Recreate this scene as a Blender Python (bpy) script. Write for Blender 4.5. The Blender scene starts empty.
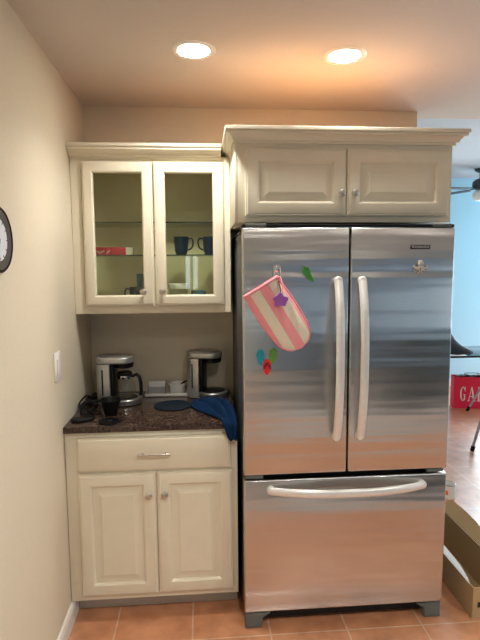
import bpy, bmesh, math, random
from mathutils import Vector, Matrix
random.seed(7)
PI = math.pi
sc = bpy.context.scene
COL = sc.collection

# ------------------------------------------------------------------ materials
def lin(c):
    f = lambda v: v / 12.92 if v <= .04045 else ((v + .055) / 1.055) ** 2.4
    return (f(c[0] / 255), f(c[1] / 255), f(c[2] / 255), 1)

def newmat(name):
    m = bpy.data.materials.new(name); m.use_nodes = True
    nt = m.node_tree; b = nt.nodes['Principled BSDF']
    return m, nt, b

def mat(name, c, rough=.5, metal=0, var=.06, scale=30, bump=0, spec=.5, stretch=(1, 1, 1), aniso=0, coat=0):
    m, nt, b = newmat(name)
    N, L = nt.nodes.new, nt.links.new
    tc = N('ShaderNodeTexCoord'); mp = N('ShaderNodeMapping'); mp.inputs['Scale'].default_value = stretch
    nz = N('ShaderNodeTexNoise'); nz.inputs['Scale'].default_value = scale; nz.inputs['Detail'].default_value = 4
    L(tc.outputs['Object'], mp.inputs['Vector']); L(mp.outputs['Vector'], nz.inputs['Vector'])
    rp = N('ShaderNodeValToRGB'); cl = lin(c)
    rp.color_ramp.elements[0].position = .3; rp.color_ramp.elements[1].position = .7
    rp.color_ramp.elements[0].color = (cl[0] * (1 - var), cl[1] * (1 - var), cl[2] * (1 - var), 1)
    rp.color_ramp.elements[1].color = (min(1, cl[0] * (1 + var)), min(1, cl[1] * (1 + var)), min(1, cl[2] * (1 + var)), 1)
    L(nz.outputs['Fac'], rp.inputs['Fac']); L(rp.outputs['Color'], b.inputs['Base Color'])
    b.inputs['Roughness'].default_value = rough; b.inputs['Metallic'].default_value = metal
    b.inputs['Specular IOR Level'].default_value = spec
    if coat: b.inputs['Coat Weight'].default_value = coat
    if bump:
        bp = N('ShaderNodeBump'); bp.inputs['Strength'].default_value = bump; bp.inputs['Distance'].default_value = .004
        L(nz.outputs['Fac'], bp.inputs['Height']); L(bp.outputs['Normal'], b.inputs['Normal'])
    if aniso:
        b.inputs['Anisotropic'].default_value = aniso
        cv = N('ShaderNodeCombineXYZ'); cv.inputs[2].default_value = 1
        L(cv.outputs[0], b.inputs['Tangent'])
    return m

def glassmat(name, tint, ior=1.5):
    m = bpy.data.materials.new(name); m.use_nodes = True
    nt = m.node_tree; nt.nodes.clear(); N, L = nt.nodes.new, nt.links.new
    out = N('ShaderNodeOutputMaterial'); mx = N('ShaderNodeMixShader'); tr = N('ShaderNodeBsdfTransparent')
    gl = N('ShaderNodeBsdfGlossy'); fr = N('ShaderNodeMath'); lw = N('ShaderNodeLayerWeight'); pw = N('ShaderNodeMath'); nz = N('ShaderNodeTexNoise'); bp = N('ShaderNodeBump')
    f0 = ((ior - 1) / (ior + 1)) ** 2; lw.inputs['Blend'].default_value = .5
    pw.operation = 'POWER'; pw.inputs[1].default_value = 5; L(lw.outputs['Facing'], pw.inputs[0])
    fr.operation = 'MULTIPLY_ADD'; fr.inputs[1].default_value = 1 - f0; fr.inputs[2].default_value = f0; L(pw.outputs[0], fr.inputs[0])
    tr.inputs['Color'].default_value = tint
    gl.inputs['Roughness'].default_value = .01; nz.inputs['Scale'].default_value = 5
    bp.inputs['Strength'].default_value = .03; L(nz.outputs['Fac'], bp.inputs['Height']); L(bp.outputs['Normal'], gl.inputs['Normal'])
    L(fr.outputs[0], mx.inputs[0]); L(tr.outputs[0], mx.inputs[1]); L(gl.outputs[0], mx.inputs[2]); L(mx.outputs[0], out.inputs[0])
    return m

def emit(name, c, s):
    m = bpy.data.materials.new(name); m.use_nodes = True
    b = m.node_tree.nodes['Principled BSDF']
    b.inputs['Base Color'].default_value = (.8, .8, .8, 1)
    b.inputs['Emission Color'].default_value = c; b.inputs['Emission Strength'].default_value = s
    return m

M = {}
M['wall'] = mat('beige_wall_paint', (216, 203, 179), .85, var=.015, scale=60, bump=.05, spec=.2)
M['wall_blue'] = mat('pale_blue_wall_paint', (166, 213, 233), .85, var=.015, scale=60, spec=.2)
M['wall_blue_dim'] = mat('dimmed_blue_wall_paint', (140, 160, 184), .85, var=.015, scale=60, spec=.2)  # blue wall paint dulled: dim light put into the colour for the reflection
M['ceiling_dimmed'] = mat('dimmed_ceiling_paint', (176, 182, 188), .9, var=.015, scale=80, spec=.1)  # ceiling colour greyed so the dining side looks less brightly lit
M['ceiling'] = mat('white_ceiling_paint', (206, 198, 190), .9, var=.015, scale=80, bump=.06, spec=.1)
M['trim'] = mat('white_trim_paint', (228, 222, 210), .45, var=.02)
M['cab'] = mat('cream_cabinet_paint', (224, 214, 190), .42, var=.02, scale=12, spec=.4)
M['cab_in'] = mat('cabinet_interior', (222, 210, 178), .6, var=.03, scale=10)
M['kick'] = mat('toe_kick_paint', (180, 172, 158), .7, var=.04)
M['knob'] = mat('brushed_nickel', (196, 190, 180), .28, 1, var=.05, scale=80)
M['chrome'] = mat('chrome', (225, 225, 225), .12, 1, var=.02)
M['black'] = mat('black_plastic', (13, 13, 14), .4, var=.1, spec=.22)
M['black_matte'] = mat('black_matte', (16, 16, 18), .7, var=.12)
M['rubber'] = mat('black_rubber', (12, 12, 13), .6, var=.1, spec=.2)
M['fr_case'] = mat('fridge_case_charcoal', (74, 72, 70), .5, var=.05, scale=200, bump=.15)
M['handle'] = mat('satin_handle_metal', (226, 222, 216), .36, .4, var=.03, scale=60)
M['foot'] = mat('grey_foot_plastic', (92, 96, 92), .45, var=.05)
M['silver'] = mat('silver_appliance', (186, 184, 180), .34, .7, var=.03, scale=40)
M['silver_dk'] = mat('silver_appliance_trim', (150, 149, 146), .3, .85, var=.05, scale=40)
M['glass'] = glassmat('clear_glass', (.985, .99, .985, 1), 1.5)
M['pane'] = glassmat('cabinet_pane_glass', (.93, .95, .87, 1), 1.45)
M['shelf_glass'] = glassmat('shelf_glass', (.92, .94, .92, 1))
M['shelf_edge'] = mat('dark_green_glass_edge', (38, 52, 48), .2, var=.1)
M['pink'] = mat('pink_cotton', (238, 150, 156), .9, var=.06, scale=300, bump=.2, spec=.1)
M['purple'] = mat('purple_foam', (160, 92, 176), .8, var=.06)
M['green'] = mat('green_enamel', (58, 150, 40), .3, var=.15, scale=60, coat=.5)
M['olive'] = mat('olive_green_enamel', (92, 140, 48), .4, var=.1)
M['teal'] = mat('teal_enamel', (24, 140, 156), .4, var=.1)
M['red'] = mat('red_enamel', (222, 34, 40), .4, var=.08)
M['pewter'] = mat('pewter', (206, 200, 190), .35, .9, var=.2, scale=150)
M['plate'] = mat('nameplate_dark', (58, 56, 56), .35, .5, var=.05)
M['lettering'] = mat('light_lettering', (205, 202, 198), .4, .3, var=.02)
M['navy'] = mat('navy_stoneware', (26, 34, 56), .3, var=.15, scale=40, coat=.3)
M['bluegrey'] = mat('blue_grey_stoneware', (84, 116, 140), .35, var=.2, scale=30)
M['white'] = mat('white_ceramic', (232, 230, 224), .3, var=.02)
M['paper'] = mat('white_paper', (236, 234, 230), .8, var=.02)
M['boxred'] = mat('red_carton', (170, 24, 42), .5, var=.04)
M['grey_packet'] = mat('grey_packet_paper', (172, 170, 168), .7, var=.08, stretch=(1, 1, 12))
M['mat_blue'] = mat('dark_blue_silicone', (12, 27, 40), .65, var=.08, spec=.2)
M['towel'] = mat('blue_cotton_towel', (14, 40, 72), .95, var=.2, scale=350, bump=.4, spec=.1)
M['card'] = mat('brown_cardboard', (176, 146, 108), .85, var=.05, scale=25, stretch=(1, 6, 1), spec=.1)
M['card_dk'] = mat('dark_printing', (40, 34, 30), .8, var=.05)
M['bagred'] = mat('red_bag_paper', (232, 28, 72), .5, var=.04)
M['orange'] = mat('orange_label', (226, 104, 40), .5, var=.05)
M['tabletop'] = mat('dark_tabletop', (26, 30, 34), .15, var=.08, coat=.5)
M['steel_leg'] = mat('grey_metal_tube', (150, 154, 162), .35, .8, var=.05)
M['fan_metal'] = mat('dark_pewter_fan', (70, 76, 84), .35, .7, var=.05)
M['fan_blade'] = mat('dark_fan_blade', (60, 66, 72), .5, var=.08)
M['shade'] = mat('white_glass_shade', (245, 245, 240), .3, var=.01)
M['clockface'] = mat('clock_face', (214, 216, 224), .5, var=.02)
M['clockring'] = mat('clock_inner_ring', (96, 92, 90), .35, .5, var=.05)
M['switch'] = mat('white_switch_plastic', (236, 230, 222), .35, var=.01)
M['lens'] = emit('lit_lamp_lens', (1, .95, .86, 1), 80)
M['lamp_trim'] = mat('white_lamp_trim', (240, 236, 230), .5, var=.01)
M['bounce_ply'] = mat('bounce_plywood', (214, 156, 100), .8, var=.08, scale=8, stretch=(1, 12, 1))  # orange tone for hidden boards added to warm the ceiling bounce
M['added_rug'] = mat('added_rug_grey', (166, 160, 156), .95, var=.1, scale=120, bump=.3, spec=.1)  # for the unseen floor mat added to grey the fridge reflection
M['slate'] = mat('dark_slate_fabric', (17, 19, 23), .8, var=.2, scale=60)

def steel(name):
    m, nt, b = newmat(name); N, L = nt.nodes.new, nt.links.new
    tc = N('ShaderNodeTexCoord')
    def noise(scale, st, det=3):
        mp = N('ShaderNodeMapping'); mp.inputs['Scale'].default_value = st
        nz = N('ShaderNodeTexNoise'); nz.inputs['Scale'].default_value = scale; nz.inputs['Detail'].default_value = det
        L(tc.outputs['Object'], mp.inputs[0]); L(mp.outputs[0], nz.inputs['Vector']); return nz
    fine = noise(10, (1, 1, 18))
    rp = N('ShaderNodeValToRGB')
    rp.color_ramp.elements[0].color = (.54, .53, .515, 1); rp.color_ramp.elements[1].color = (.60, .59, .575, 1)
    L(fine.outputs['Fac'], rp.inputs[0]); L(rp.outputs[0], b.inputs['Base Color'])
    sm = noise(3, (1, 1, 1.6), 2)
    mr = N('ShaderNodeMapRange'); mr.inputs[1].default_value = .35; mr.inputs[2].default_value = .7
    mr.inputs[3].default_value = .25; mr.inputs[4].default_value = .27
    L(sm.outputs['Fac'], mr.inputs[0]); L(mr.outputs[0], b.inputs['Roughness'])
    b.inputs['Metallic'].default_value = 1
    b.inputs['Anisotropic'].default_value = .92
    cv = N('ShaderNodeCombineXYZ'); cv.inputs[0].default_value = 1; cv.inputs[2].default_value = 0
    L(cv.outputs[0], b.inputs['Tangent'])
    wav = noise(2.2, (.22, 1, 4.2), 2)
    bp = N('ShaderNodeBump'); bp.inputs['Strength'].default_value = .6; bp.inputs['Distance'].default_value = .012
    L(wav.outputs['Fac'], bp.inputs['Height']); L(bp.outputs[0], b.inputs['Normal'])
    return m
M['steel'] = steel('brushed_stainless_steel')

def tile():
    m, nt, b = newmat('terracotta_tile'); N, L = nt.nodes.new, nt.links.new
    tc = N('ShaderNodeTexCoord'); mp = N('ShaderNodeMapping')
    mp.inputs['Location'].default_value = (-.21 + .0, .785, 0)
    br = N('ShaderNodeTexBrick'); br.offset = 0; br.squash = 1
    br.inputs['Scale'].default_value = 1; br.inputs['Mortar Size'].default_value = .0045; br.inputs['Mortar Smooth'].default_value = .3
    br.inputs['Brick Width'].default_value = .342; br.inputs['Row Height'].default_value = .342
    br.inputs['Color1'].default_value = lin((196, 134, 96)); br.inputs['Color2'].default_value = lin((206, 146, 108))
    br.inputs['Mortar'].default_value = lin((212, 172, 144))
    L(tc.outputs['Object'], mp.inputs[0]); L(mp.outputs[0], br.inputs['Vector'])
    nz = N('ShaderNodeTexNoise'); nz.inputs['Scale'].default_value = 9; nz.inputs['Detail'].default_value = 6
    L(tc.outputs['Object'], nz.inputs['Vector'])
    rp = N('ShaderNodeValToRGB'); rp.color_ramp.elements[0].position = .3; rp.color_ramp.elements[1].position = .72
    rp.color_ramp.elements[0].color = (.72, .66, .6, 1); rp.color_ramp.elements[1].color = (1.12, 1.12, 1.12, 1)
    L(nz.outputs['Fac'], rp.inputs[0])
    mx = N('ShaderNodeMix'); mx.data_type = 'RGBA'; mx.blend_type = 'MULTIPLY'; mx.inputs[0].default_value = 1
    L(br.outputs['Color'], mx.inputs[6]); L(rp.outputs[0], mx.inputs[7]); L(mx.outputs[2], b.inputs['Base Color'])
    b.inputs['Roughness'].default_value = .25
    b.inputs['Specular IOR Level'].default_value = .9
    b.inputs['Coat Weight'].default_value = .8; b.inputs['Coat Roughness'].default_value = .36
    bp = N('ShaderNodeBump'); bp.invert = True; bp.inputs['Strength'].default_value = .5; bp.inputs['Distance'].default_value = .003
    L(br.outputs['Fac'], bp.inputs['Height']); L(bp.outputs[0], b.inputs['Normal'])
    return m
M['tile'] = tile()

def granite():
    m, nt, b = newmat('brown_granite'); N, L = nt.nodes.new, nt.links.new
    tc = N('ShaderNodeTexCoord')
    nz = N('ShaderNodeTexNoise'); nz.inputs['Scale'].default_value = 90; nz.inputs['Detail'].default_value = 6; nz.inputs['Roughness'].default_value = .7
    L(tc.outputs['Object'], nz.inputs['Vector'])
    rp = N('ShaderNodeValToRGB'); e = rp.color_ramp.elements
    e[0].position = .36; e[0].color = lin((14, 11, 10)); e[1].position = .72; e[1].color = lin((124, 100, 84))
    k = e.new(.52); k.color = lin((62, 45, 38)); L(nz.outputs['Fac'], rp.inputs[0])
    vo = N('ShaderNodeTexVoronoi'); vo.inputs['Scale'].default_value = 130; L(tc.outputs['Object'], vo.inputs['Vector'])
    r2 = N('ShaderNodeValToRGB'); r2.color_ramp.elements[0].position = .0; r2.color_ramp.elements[1].position = .3
    r2.color_ramp.elements[0].color = (.25, .22, .2, 1); r2.color_ramp.elements[1].color = (1, 1, 1, 1); L(vo.outputs['Distance'], r2.inputs[0])
    mx = N('ShaderNodeMix'); mx.data_type = 'RGBA'; mx.blend_type = 'MULTIPLY'; mx.inputs[0].default_value = .7
    L(rp.outputs[0], mx.inputs[6]); L(r2.outputs[0], mx.inputs[7]); L(mx.outputs[2], b.inputs['Base Color'])
    b.inputs['Roughness'].default_value = .16
    return m
M['granite'] = granite()

def stripes():
    m, nt, b = newmat('pink_and_cream_stripes'); N, L = nt.nodes.new, nt.links.new
    tc = N('ShaderNodeTexCoord'); sx = N('ShaderNodeSeparateXYZ'); L(tc.outputs['Object'], sx.inputs[0])
    a = N('ShaderNodeMath'); a.operation = 'MULTIPLY_ADD'; a.inputs[1].default_value = 1 / .085; a.inputs[2].default_value = 10.25 - .10
    f = N('ShaderNodeMath'); f.operation = 'FRACT'
    L(sx.outputs[0], a.inputs[0]); L(a.outputs[0], f.inputs[0])
    rp = N('ShaderNodeValToRGB'); rp.color_ramp.interpolation = 'CONSTANT'
    e = rp.color_ramp.elements; e[0].position = 0; e[0].color = lin((238, 156, 160)); e[1].position = .5; e[1].color = lin((226, 214, 192))
    L(f.outputs[0], rp.inputs[0]); L(rp.outputs[0], b.inputs['Base Color']); b.inputs['Roughness'].default_value = .9
    nz = N('ShaderNodeTexNoise'); nz.inputs['Scale'].default_value = 60; L(tc.outputs['Object'], nz.inputs['Vector'])
    bp = N('ShaderNodeBump'); bp.inputs['Strength'].default_value = .3; bp.inputs['Distance'].default_value = .004
    L(nz.outputs['Fac'], bp.inputs['Height']); L(bp.outputs[0], b.inputs['Normal'])
    return m
M['stripes'] = stripes()

# ------------------------------------------------------------------ mesh helpers
def BM(): return bmesh.new()

def box(bm, x0, x1, y0, y1, z0, z1, bev=0, seg=2):
    t = bmesh.new()
    bmesh.ops.create_cube(t, size=1)
    for v in t.verts:
        v.co = Vector((x0 + (v.co.x + .5) * (x1 - x0), y0 + (v.co.y + .5) * (y1 - y0), z0 + (v.co.z + .5) * (z1 - z0)))
    if bev: bmesh.ops.bevel(t, geom=t.edges[:], offset=bev, segments=seg, affect='EDGES', profile=.5)
    merge(bm, t)

def merge(bm, t, mx=None):
    if mx is not None: bmesh.ops.transform(t, matrix=mx, verts=t.verts[:])
    me = bpy.data.meshes.new('t'); t.to_mesh(me); t.free(); bm.from_mesh(me); bpy.data.meshes.remove(me)

def lathe(bm, prof, c=(0, 0, 0), n=32, axis='Z', cap=True):
    """prof: [(r, h)] bottom to top around an axis through c"""
    t = bmesh.new(); rings = []
    for r, h in prof:
        ring = []
        for i in range(n):
            a = 2 * PI * i / n
            ring.append(t.verts.new((r * math.cos(a), r * math.sin(a), h)))
        rings.append(ring)
    for a, b in zip(rings, rings[1:]):
        for i in range(n):
            j = (i + 1) % n; t.faces.new((a[i], a[j], b[j], b[i]))
    if cap:
        if prof[0][0] > 1e-6: t.faces.new(rings[0][::-1])
        if prof[-1][0] > 1e-6: t.faces.new(rings[-1])
    bmesh.ops.remove_doubles(t, verts=t.verts[:], dist=1e-6)
    bmesh.ops.recalc_face_normals(t, faces=t.faces[:])
    mx = Matrix.Translation(c)
    if axis == '-Y': mx = mx @ Matrix.Rotation(PI / 2, 4, 'X')
    if axis == 'X': mx = mx @ Matrix.Rotation(PI / 2, 4, 'Y')
    merge(bm, t, mx)

def tube(bm, pts, r, n=10, flat=None, closed=False):
    """round (or elliptical: flat=(ru, rv)) tube along points"""
    pts = [Vector(p) for p in pts]; t = bmesh.new(); rings = []; m = len(pts)
    u = None
    for i, p in enumerate(pts):
        a = pts[(i - 1) % m] if (i > 0 or closed) else p; b = pts[(i + 1) % m] if (i < m - 1 or closed) else p
        d = (b - a).normalized()
        if u is None:
            u = d.cross(Vector((0, 0, 1)) if abs(d.z) < .8 else Vector((0, 1, 0)))
        else:
            u = u - d * u.dot(d)
        u.normalize(); w = u.cross(d).normalized()
        rr = r[i] if isinstance(r, (list, tuple)) else r
        ru, rv = flat if flat else (rr, rr)
        rings.append([t.verts.new(p + u * ru * math.cos(2 * PI * k / n) + w * rv * math.sin(2 * PI * k / n)) for k in range(n)])
    prs = list(zip(rings, rings[1:])) + ([(rings[-1], rings[0])] if closed else [])
    for a, b in prs:
        for k in range(n):
            j = (k + 1) % n; t.faces.new((a[k], a[j], b[j], b[k]))
    if not closed: t.faces.new(rings[0][::-1]); t.faces.new(rings[-1])
    bmesh.ops.recalc_face_normals(t, faces=t.faces[:])
    merge(bm, t)

def prism(bm, outline, h0, h1, plane='XY', bev=0, mx=None):
    """extrude a closed 2D outline; plane XY (along z) or XZ (along y, h0..h1)"""
    t = bmesh.new()
    P3 = (lambda p, h: (p[0], p[1], h)) if plane == 'XY' else (lambda p, h: (p[0], h, p[1]))
    a = [t.verts.new(P3(p, h0)) for p in outline]; b = [t.verts.new(P3(p, h1)) for p in outline]
    n = len(outline)
    fa = t.faces.new(a); fb = t.faces.new(b)
    for i in range(n):
        j = (i + 1) % n; t.faces.new((a[i], a[j], b[j], b[i]))
    bmesh.ops.recalc_face_normals(t, faces=t.faces[:])
    if bev:
        es = [e for e in t.edges if (fa in e.link_faces or fb in e.link_faces)]
        bmesh.ops.bevel(t, geom=es, offset=bev, segments=3, affect='EDGES', profile=.5)
    merge(bm, t, mx)

def rect_rings(bm, x0, x1, z0, z1, rings, hole=False):
    """nested rectangles [(inset, y)], a panel facing -y; hole leaves the middle open"""
    t = bmesh.new(); R = []
    for ins, y in rings:
        R.append([t.verts.new(v) for v in ((x0 + ins, y, z0 + ins), (x1 - ins, y, z0 + ins), (x1 - ins, y, z1 - ins), (x0 + ins, y, z1 - ins))])
    for a, b in zip(R, R[1:]):
        for i in range(4):
            j = (i + 1) % 4; t.faces.new((a[i], a[j], b[j], b[i]))
    if hole:
        a, b = R[-1], R[0]
        for i in range(4):
            j = (i + 1) % 4; t.faces.new((a[i], a[j], b[j], b[i]))
    else:
        t.faces.new(R[-1]); t.faces.new(R[0][::-1])
    bmesh.ops.recalc_face_normals(t, faces=t.faces[:])
    merge(bm, t)

def sweep(bm, path, prof):
    """mitred moulding: path [(x, y)], prof [(out, z)] closed; out is to the right of the path direction"""
    t = bmesh.new(); rings = []; n = len(path)
    P2 = [Vector(p) for p in path]
    for i, p in enumerate(P2):
        d0 = (p - P2[i - 1]).normalized() if i else None
        d1 = (P2[i + 1] - p).normalized() if i < n - 1 else None
        nr = lambda d: Vector((d.y, -d.x))
        if d0 is None: o = nr(d1)
        elif d1 is None: o = nr(d0)
        else:
            o = (nr(d0) + nr(d1)).normalized(); o = o / o.dot(nr(d0))
        rings.append([t.verts.new((p.x + o.x * k, p.y + o.y * k, z)) for k, z in prof])
    m = len(prof)
    for a, b in zip(rings, rings[1:]):
        for k in range(m):
            j = (k + 1) % m; t.faces.new((a[k], a[j], b[j], b[k]))
    t.faces.new(rings[0]); t.faces.new(rings[-1][::-1])
    bmesh.ops.recalc_face_normals(t, faces=t.faces[:])
    merge(bm, t)

def rootloc(o):
    v = Vector((0, 0, 0))
    while o is not None: v += o.location; o = o.parent
    return v

def obj(name, bm, m, parent=None, smooth=True, origin=None, label=None, ang=35):
    """link a bmesh (world coordinates) as ONE mesh object; a part is shifted to its thing's origin"""
    off = rootloc(parent) if parent is not None else Vector(origin if origin else (0, 0, 0))
    bmesh.ops.translate(bm, vec=-off, verts=bm.verts[:])
    me = bpy.data.meshes.new(name); bm.to_mesh(me); bm.free()
    me.materials.append(M[m] if isinstance(m, str) else m)
    if smooth:
        for p in me.polygons: p.use_smooth = True
        me.set_sharp_from_angle(angle=math.radians(ang))
    o = bpy.data.objects.new(name, me); COL.objects.link(o)
    if parent is not None: o.parent = parent
    elif origin: o.location = origin
    if label: o['label'] = label
    return o

def tag(o, label, cat, group=None, kind=None):
    o['label'] = label; o['category'] = cat
    if group: o['group'] = group
    if kind: o['kind'] = kind
    return o

def thing(name, loc, label, cat, group=None):
    o = bpy.data.objects.new(name, None); COL.objects.link(o); o.location = loc; o.empty_display_size = .05
    return tag(o, label, cat, group)

def struct(name, bm, m, parent=None):
    o = obj(name, bm, m, parent, smooth=False)
    if parent is None: o['kind'] = 'structure'
    return o

def copy_thing(root, loc, label, rot=None):
    r = root.copy(); COL.objects.link(r); r.location = loc; r['label'] = label
    if rot is not None: r.rotation_euler = rot
    for ch in root.children:
        c = ch.copy(); COL.objects.link(c); c.parent = r
        for g in ch.children:
            d = g.copy(); COL.objects.link(d); d.parent = c
    return r

# ------------------------------------------------------------------ setting
H, H2, XR, YF, YB, XW = 2.464, 2.757, 6.0, -5.5, 3.6, 1.834
b = BM(); box(b, -.12, XR + .12, YF - .12, YB + .12, -.1, 0); struct('floor', b, 'tile')
b = BM(); box(b, -.12, XR + .12, YF - .12, .12, H, H + .45); struct('ceiling', b, 'ceiling')
b = BM(); box(b, XW - .12, XR + .12, .12, YB + .12, H2, H2 + .12); struct('ceiling_dining', b, 'ceiling_dimmed')
b = BM(); box(b, -.12, 0, YF - .12, .12, 0, H); struct('wall_left', b, 'wall')
b = BM(); box(b, 0, XW, 0, .12, 0, H); struct('wall_back', b, 'wall')
b = BM(); box(b, XW - .12, XW, .12, YB, 0, H2); struct('wall_partition', b, 'wall')

def wall_x(name, x0, x1, y0, y1, z1, holes, m):       # wall along y with window holes (ya, yb, za, zb)
    b = BM(); ys = y0
    for ya, yb, za, zb in sorted(holes):
        box(b, x0, x1, ys, ya, 0, z1); box(b, x0, x1, ya, yb, 0, za); box(b, x0, x1, ya, yb, zb, z1); ys = yb
    box(b, x0, x1, ys, y1, 0, z1); struct(name, b, m)
def wall_y(name, y0, y1, x0, x1, z1, holes, m):
    b = BM(); xs = x0
    for xa, xb, za, zb in sorted(holes):
        box(b, xs, xa, y0, y1, 0, z1); box(b, xa, xb, y0, y1, 0, za); box(b, xa, xb, y0, y1, zb, z1); xs = xb
    box(b, xs, x1, y0, y1, 0, z1); struct(name, b, m)
W_R = [(.5, 3.1, .7, 2.3)]
W_K = [(-4.3, -2.6, .9, 2.1)]
W_F = [(.34, .62, 1.25, 1.85), (2.9, 4.5, .8, 1.9)]
W_D = [(4.46, 5.85, .03, 2.15)]
wall_x('wall_right', XR, XR + .12, YF, YB, H2, W_R + W_K, 'wall_blue')
wall_y('wall_front', YF - .12, YF, 0, XR, H, W_F, 'wall_blue_dim')

wall_y('wall_far', YB, YB + .12, XW - .12, XR + .12, H2, W_D, 'wall_blue')
def window_unit(n, axis, pos, a0, a1, z0, z1):
    fr = BM(); pn = BM(); w = .05
    am = (a0 + a1) / 2
    segs = [(a0, a1, z0, z0 + w), (a0, a1, z1 - w, z1), (a0, a0 + w, z0, z1), (a1 - w, a1, z0, z1), (am - .02, am + .02, z0, z1)]
    for (p, q, r, s) in segs:
        if axis == 'x': box(fr, pos + .03, pos + .09, p, q, r, s)
        else: box(fr, p, q, pos - .09, pos - .03, r, s)
    if axis == 'x': box(pn, pos + .057, pos + .061, a0 + w, a1 - w, z0 + w, z1 - w)
    else: box(pn, a0 + w, a1 - w, pos - .061, pos - .057, z0 + w, z1 - w)
    f = struct('window_%d' % n, fr, 'trim'); obj('pane', pn, 'glass', f, smooth=False)
window_unit(1, 'x', XR, *W_R[0]); window_unit(2, 'x', XR, *W_K[0])
window_unit(3, 'y', YF, *W_F[0]); window_unit(4, 'y', YF, *W_F[1]); window_unit(5, 'y', YB + .12, *W_D[0])

def baseboard(name, pts):
    b = BM(); sweep(b, pts, [(0, .001), (.014, .001), (.014, .07), (.008, .088), (0, .09)]); struct(name, b, 'trim')
baseboard('baseboard_left', [(0.0005, -.538), (0.0005, YF)][::-1])
baseboard('baseboard_far', [(XW + .001, YB - .0005), (4.45, YB - .0005)])

# ------------------------------------------------------------------ cabinets
def raised_door(name, x0, x1, z0, z1, yb, yf, parent, rail=.058):
    b = BM()
    rect_rings(b, x0, x1, z0, z1, [(0, yb), (0, yf + .007), (.003, yf + .0045), (.007, yf + .004), (.009, yf + .001), (.012, yf),
        (rail - .006, yf), (rail, yf + .003), (rail + .004, yf + .010), (rail + .012, yf + .0105), (rail + .038, yf + .003), (rail + .042, yf + .0015)])
    return obj(name, b, 'cab', parent, ang=20)

def knob(x, y, z, parent):
    b = BM(); lathe(b, [(.0, 0), (.008, 0), (.006, .004), (.0055, .012), (.012, .016), (.0165, .021), (.0155, .026), (.009, .030), (0, .031)], (x, y, z), 24, '-Y')
    obj('knob', b, 'knob', parent)

# base cabinet
t = thing('base_cabinet', (.383, -.30, 0), 'cream base cabinet with one wide drawer over two raised panel doors, under the granite', 'cabinet')
b = BM(); box(b, .002, .765, -.614, -.004, .093, .884, .0015); obj('carcass', b, 'cab', t)
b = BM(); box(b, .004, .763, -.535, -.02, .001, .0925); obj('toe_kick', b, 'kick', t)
b = BM()
rect_rings(b, .056, .735, .708, .860, [(0, -.6145), (0, -.628), (.003, -.6305), (.008, -.631), (.010, -.6335), (.013, -.6345)])
dr = obj('drawer', b, 'cab', t, ang=20)
b = BM()
tube(b, [(.322, -.660, .786), (.467, -.660, .786)], .005, 12)
for x in (.346, .443): tube(b, [(x, -.634, .786), (x, -.660, .786)], .004, 10)
obj('handle', b, 'knob', dr, label='brushed metal bar handle')
d1 = raised_door('door', .056, .3965, .121, .694, -.6145, -.634, t)
d2 = raised_door('door', .4025, .741, .121, .694, -.6145, -.634, t)
knob(.366, -.634, .596, d1); knob(.437, -.634, .596, d2)

# countertop
b = BM(); box(b, .0015, .7665, -.634, -.002, .885, .9147, .004, 2)
tag(obj('countertop', b, 'granite', origin=(.383, -.3, .885)), 'dark brown speckled granite worktop between left wall and fridge', 'countertop')

# glass-door wall cabinet
t = thing('wall_cabinet', (.38, -.17, 1.384), 'cream wall cabinet with two glass doors, hung over the coffee makers', 'cabinet')
U0, U1 = 1.384, 2.136
b = BM()
box(b, .002, .020, -.305, -.002, U0, U1); box(b, .742, .760, -.305, -.002, U0, U1)
box(b, .020, .742, -.305, -.002, U0, 1.420); box(b, .020, .742, -.305, -.002, U1 - .02, U1)
box(b, .002, .050, -.325, -.305, U0, U1); box(b, .712, .760, -.325, -.305, U0, U1)
box(b, .050, .712, -.325, -.305, U0, 1.424); box(b, .050, .712, -.325, -.305, 2.09, U1)
obj('carcass', b, 'cab', t)
b = BM(); box(b, .0205, .7415, -.010, -.0022, 1.4205, U1 - .0205); obj('back_panel', b, 'cab_in', t, label='darker beige panel behind the glass doors')
for z in (1.832, 1.671):
    b = BM(); box(b, .022, .740, -.285, -.012, z - .006, z); s = obj('shelf', b, 'shelf_glass', t, smooth=False, label='clear glass shelf')
    b = BM(); box(b, .022, .740, -.2865, -.2852, z - .006, z); obj('edge', b, 'shelf_edge', s, smooth=False)
def glass_door(x0, x1, z0, z1, parent):
    b = BM(); yf = -.346
    rail = .053
    rect_rings(b, x0, x1, z0, z1, [(0, -.3255), (0, yf + .007), (.003, yf + .0045), (.007, yf + .004), (.009, yf + .001), (.012, yf),
        (rail - .008, yf), (rail - .003, yf + .003), (rail, yf + .009), (rail, -.3255)], hole=True)
    d = obj('door', b, 'cab', parent, ang=20)
    b = BM(); box(b, x0 + rail - .004, x1 - rail + .004, -.334, -.331, z0 + rail - .004, z1 - rail + .004)
    obj('pane', b, 'pane', d, smooth=False)
    return d
d1 = glass_door(.056, .3875, 1.421, 2.108, t); d2 = glass_door(.3935, .727, 1.421, 2.108, t)
knob(.334, -.346, 1.490, d1); knob(.426, -.346, 1.490, d2)
CROWN = [(0, 0), (.012, 0), (.012, .008), (.015, .010), (.024, .010), (.026, .016), (.032, .024), (.041, .030), (.046, .033), (.058, .033), (.058, .041), (.056, .044), (.064, .044), (.066, .048), (.066, .059), (.064, .060), (0, .060)]
b = BM(); sweep(b, [(.0015, -.3255), (.7165, -.3255)], [(o * .95, 2.124 + z) for o, z in CROWN]); obj('crown_moulding', b, 'cab', t, ang=20)

b = BM(); box(b, .003, .716, -.36, -.003, 2.1842, 2.186); obj('bounce_board', b, 'bounce_ply', t, label='unseen orange board added on top for warm bounce')  # added out of sight to throw orange light on the ceiling
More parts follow.
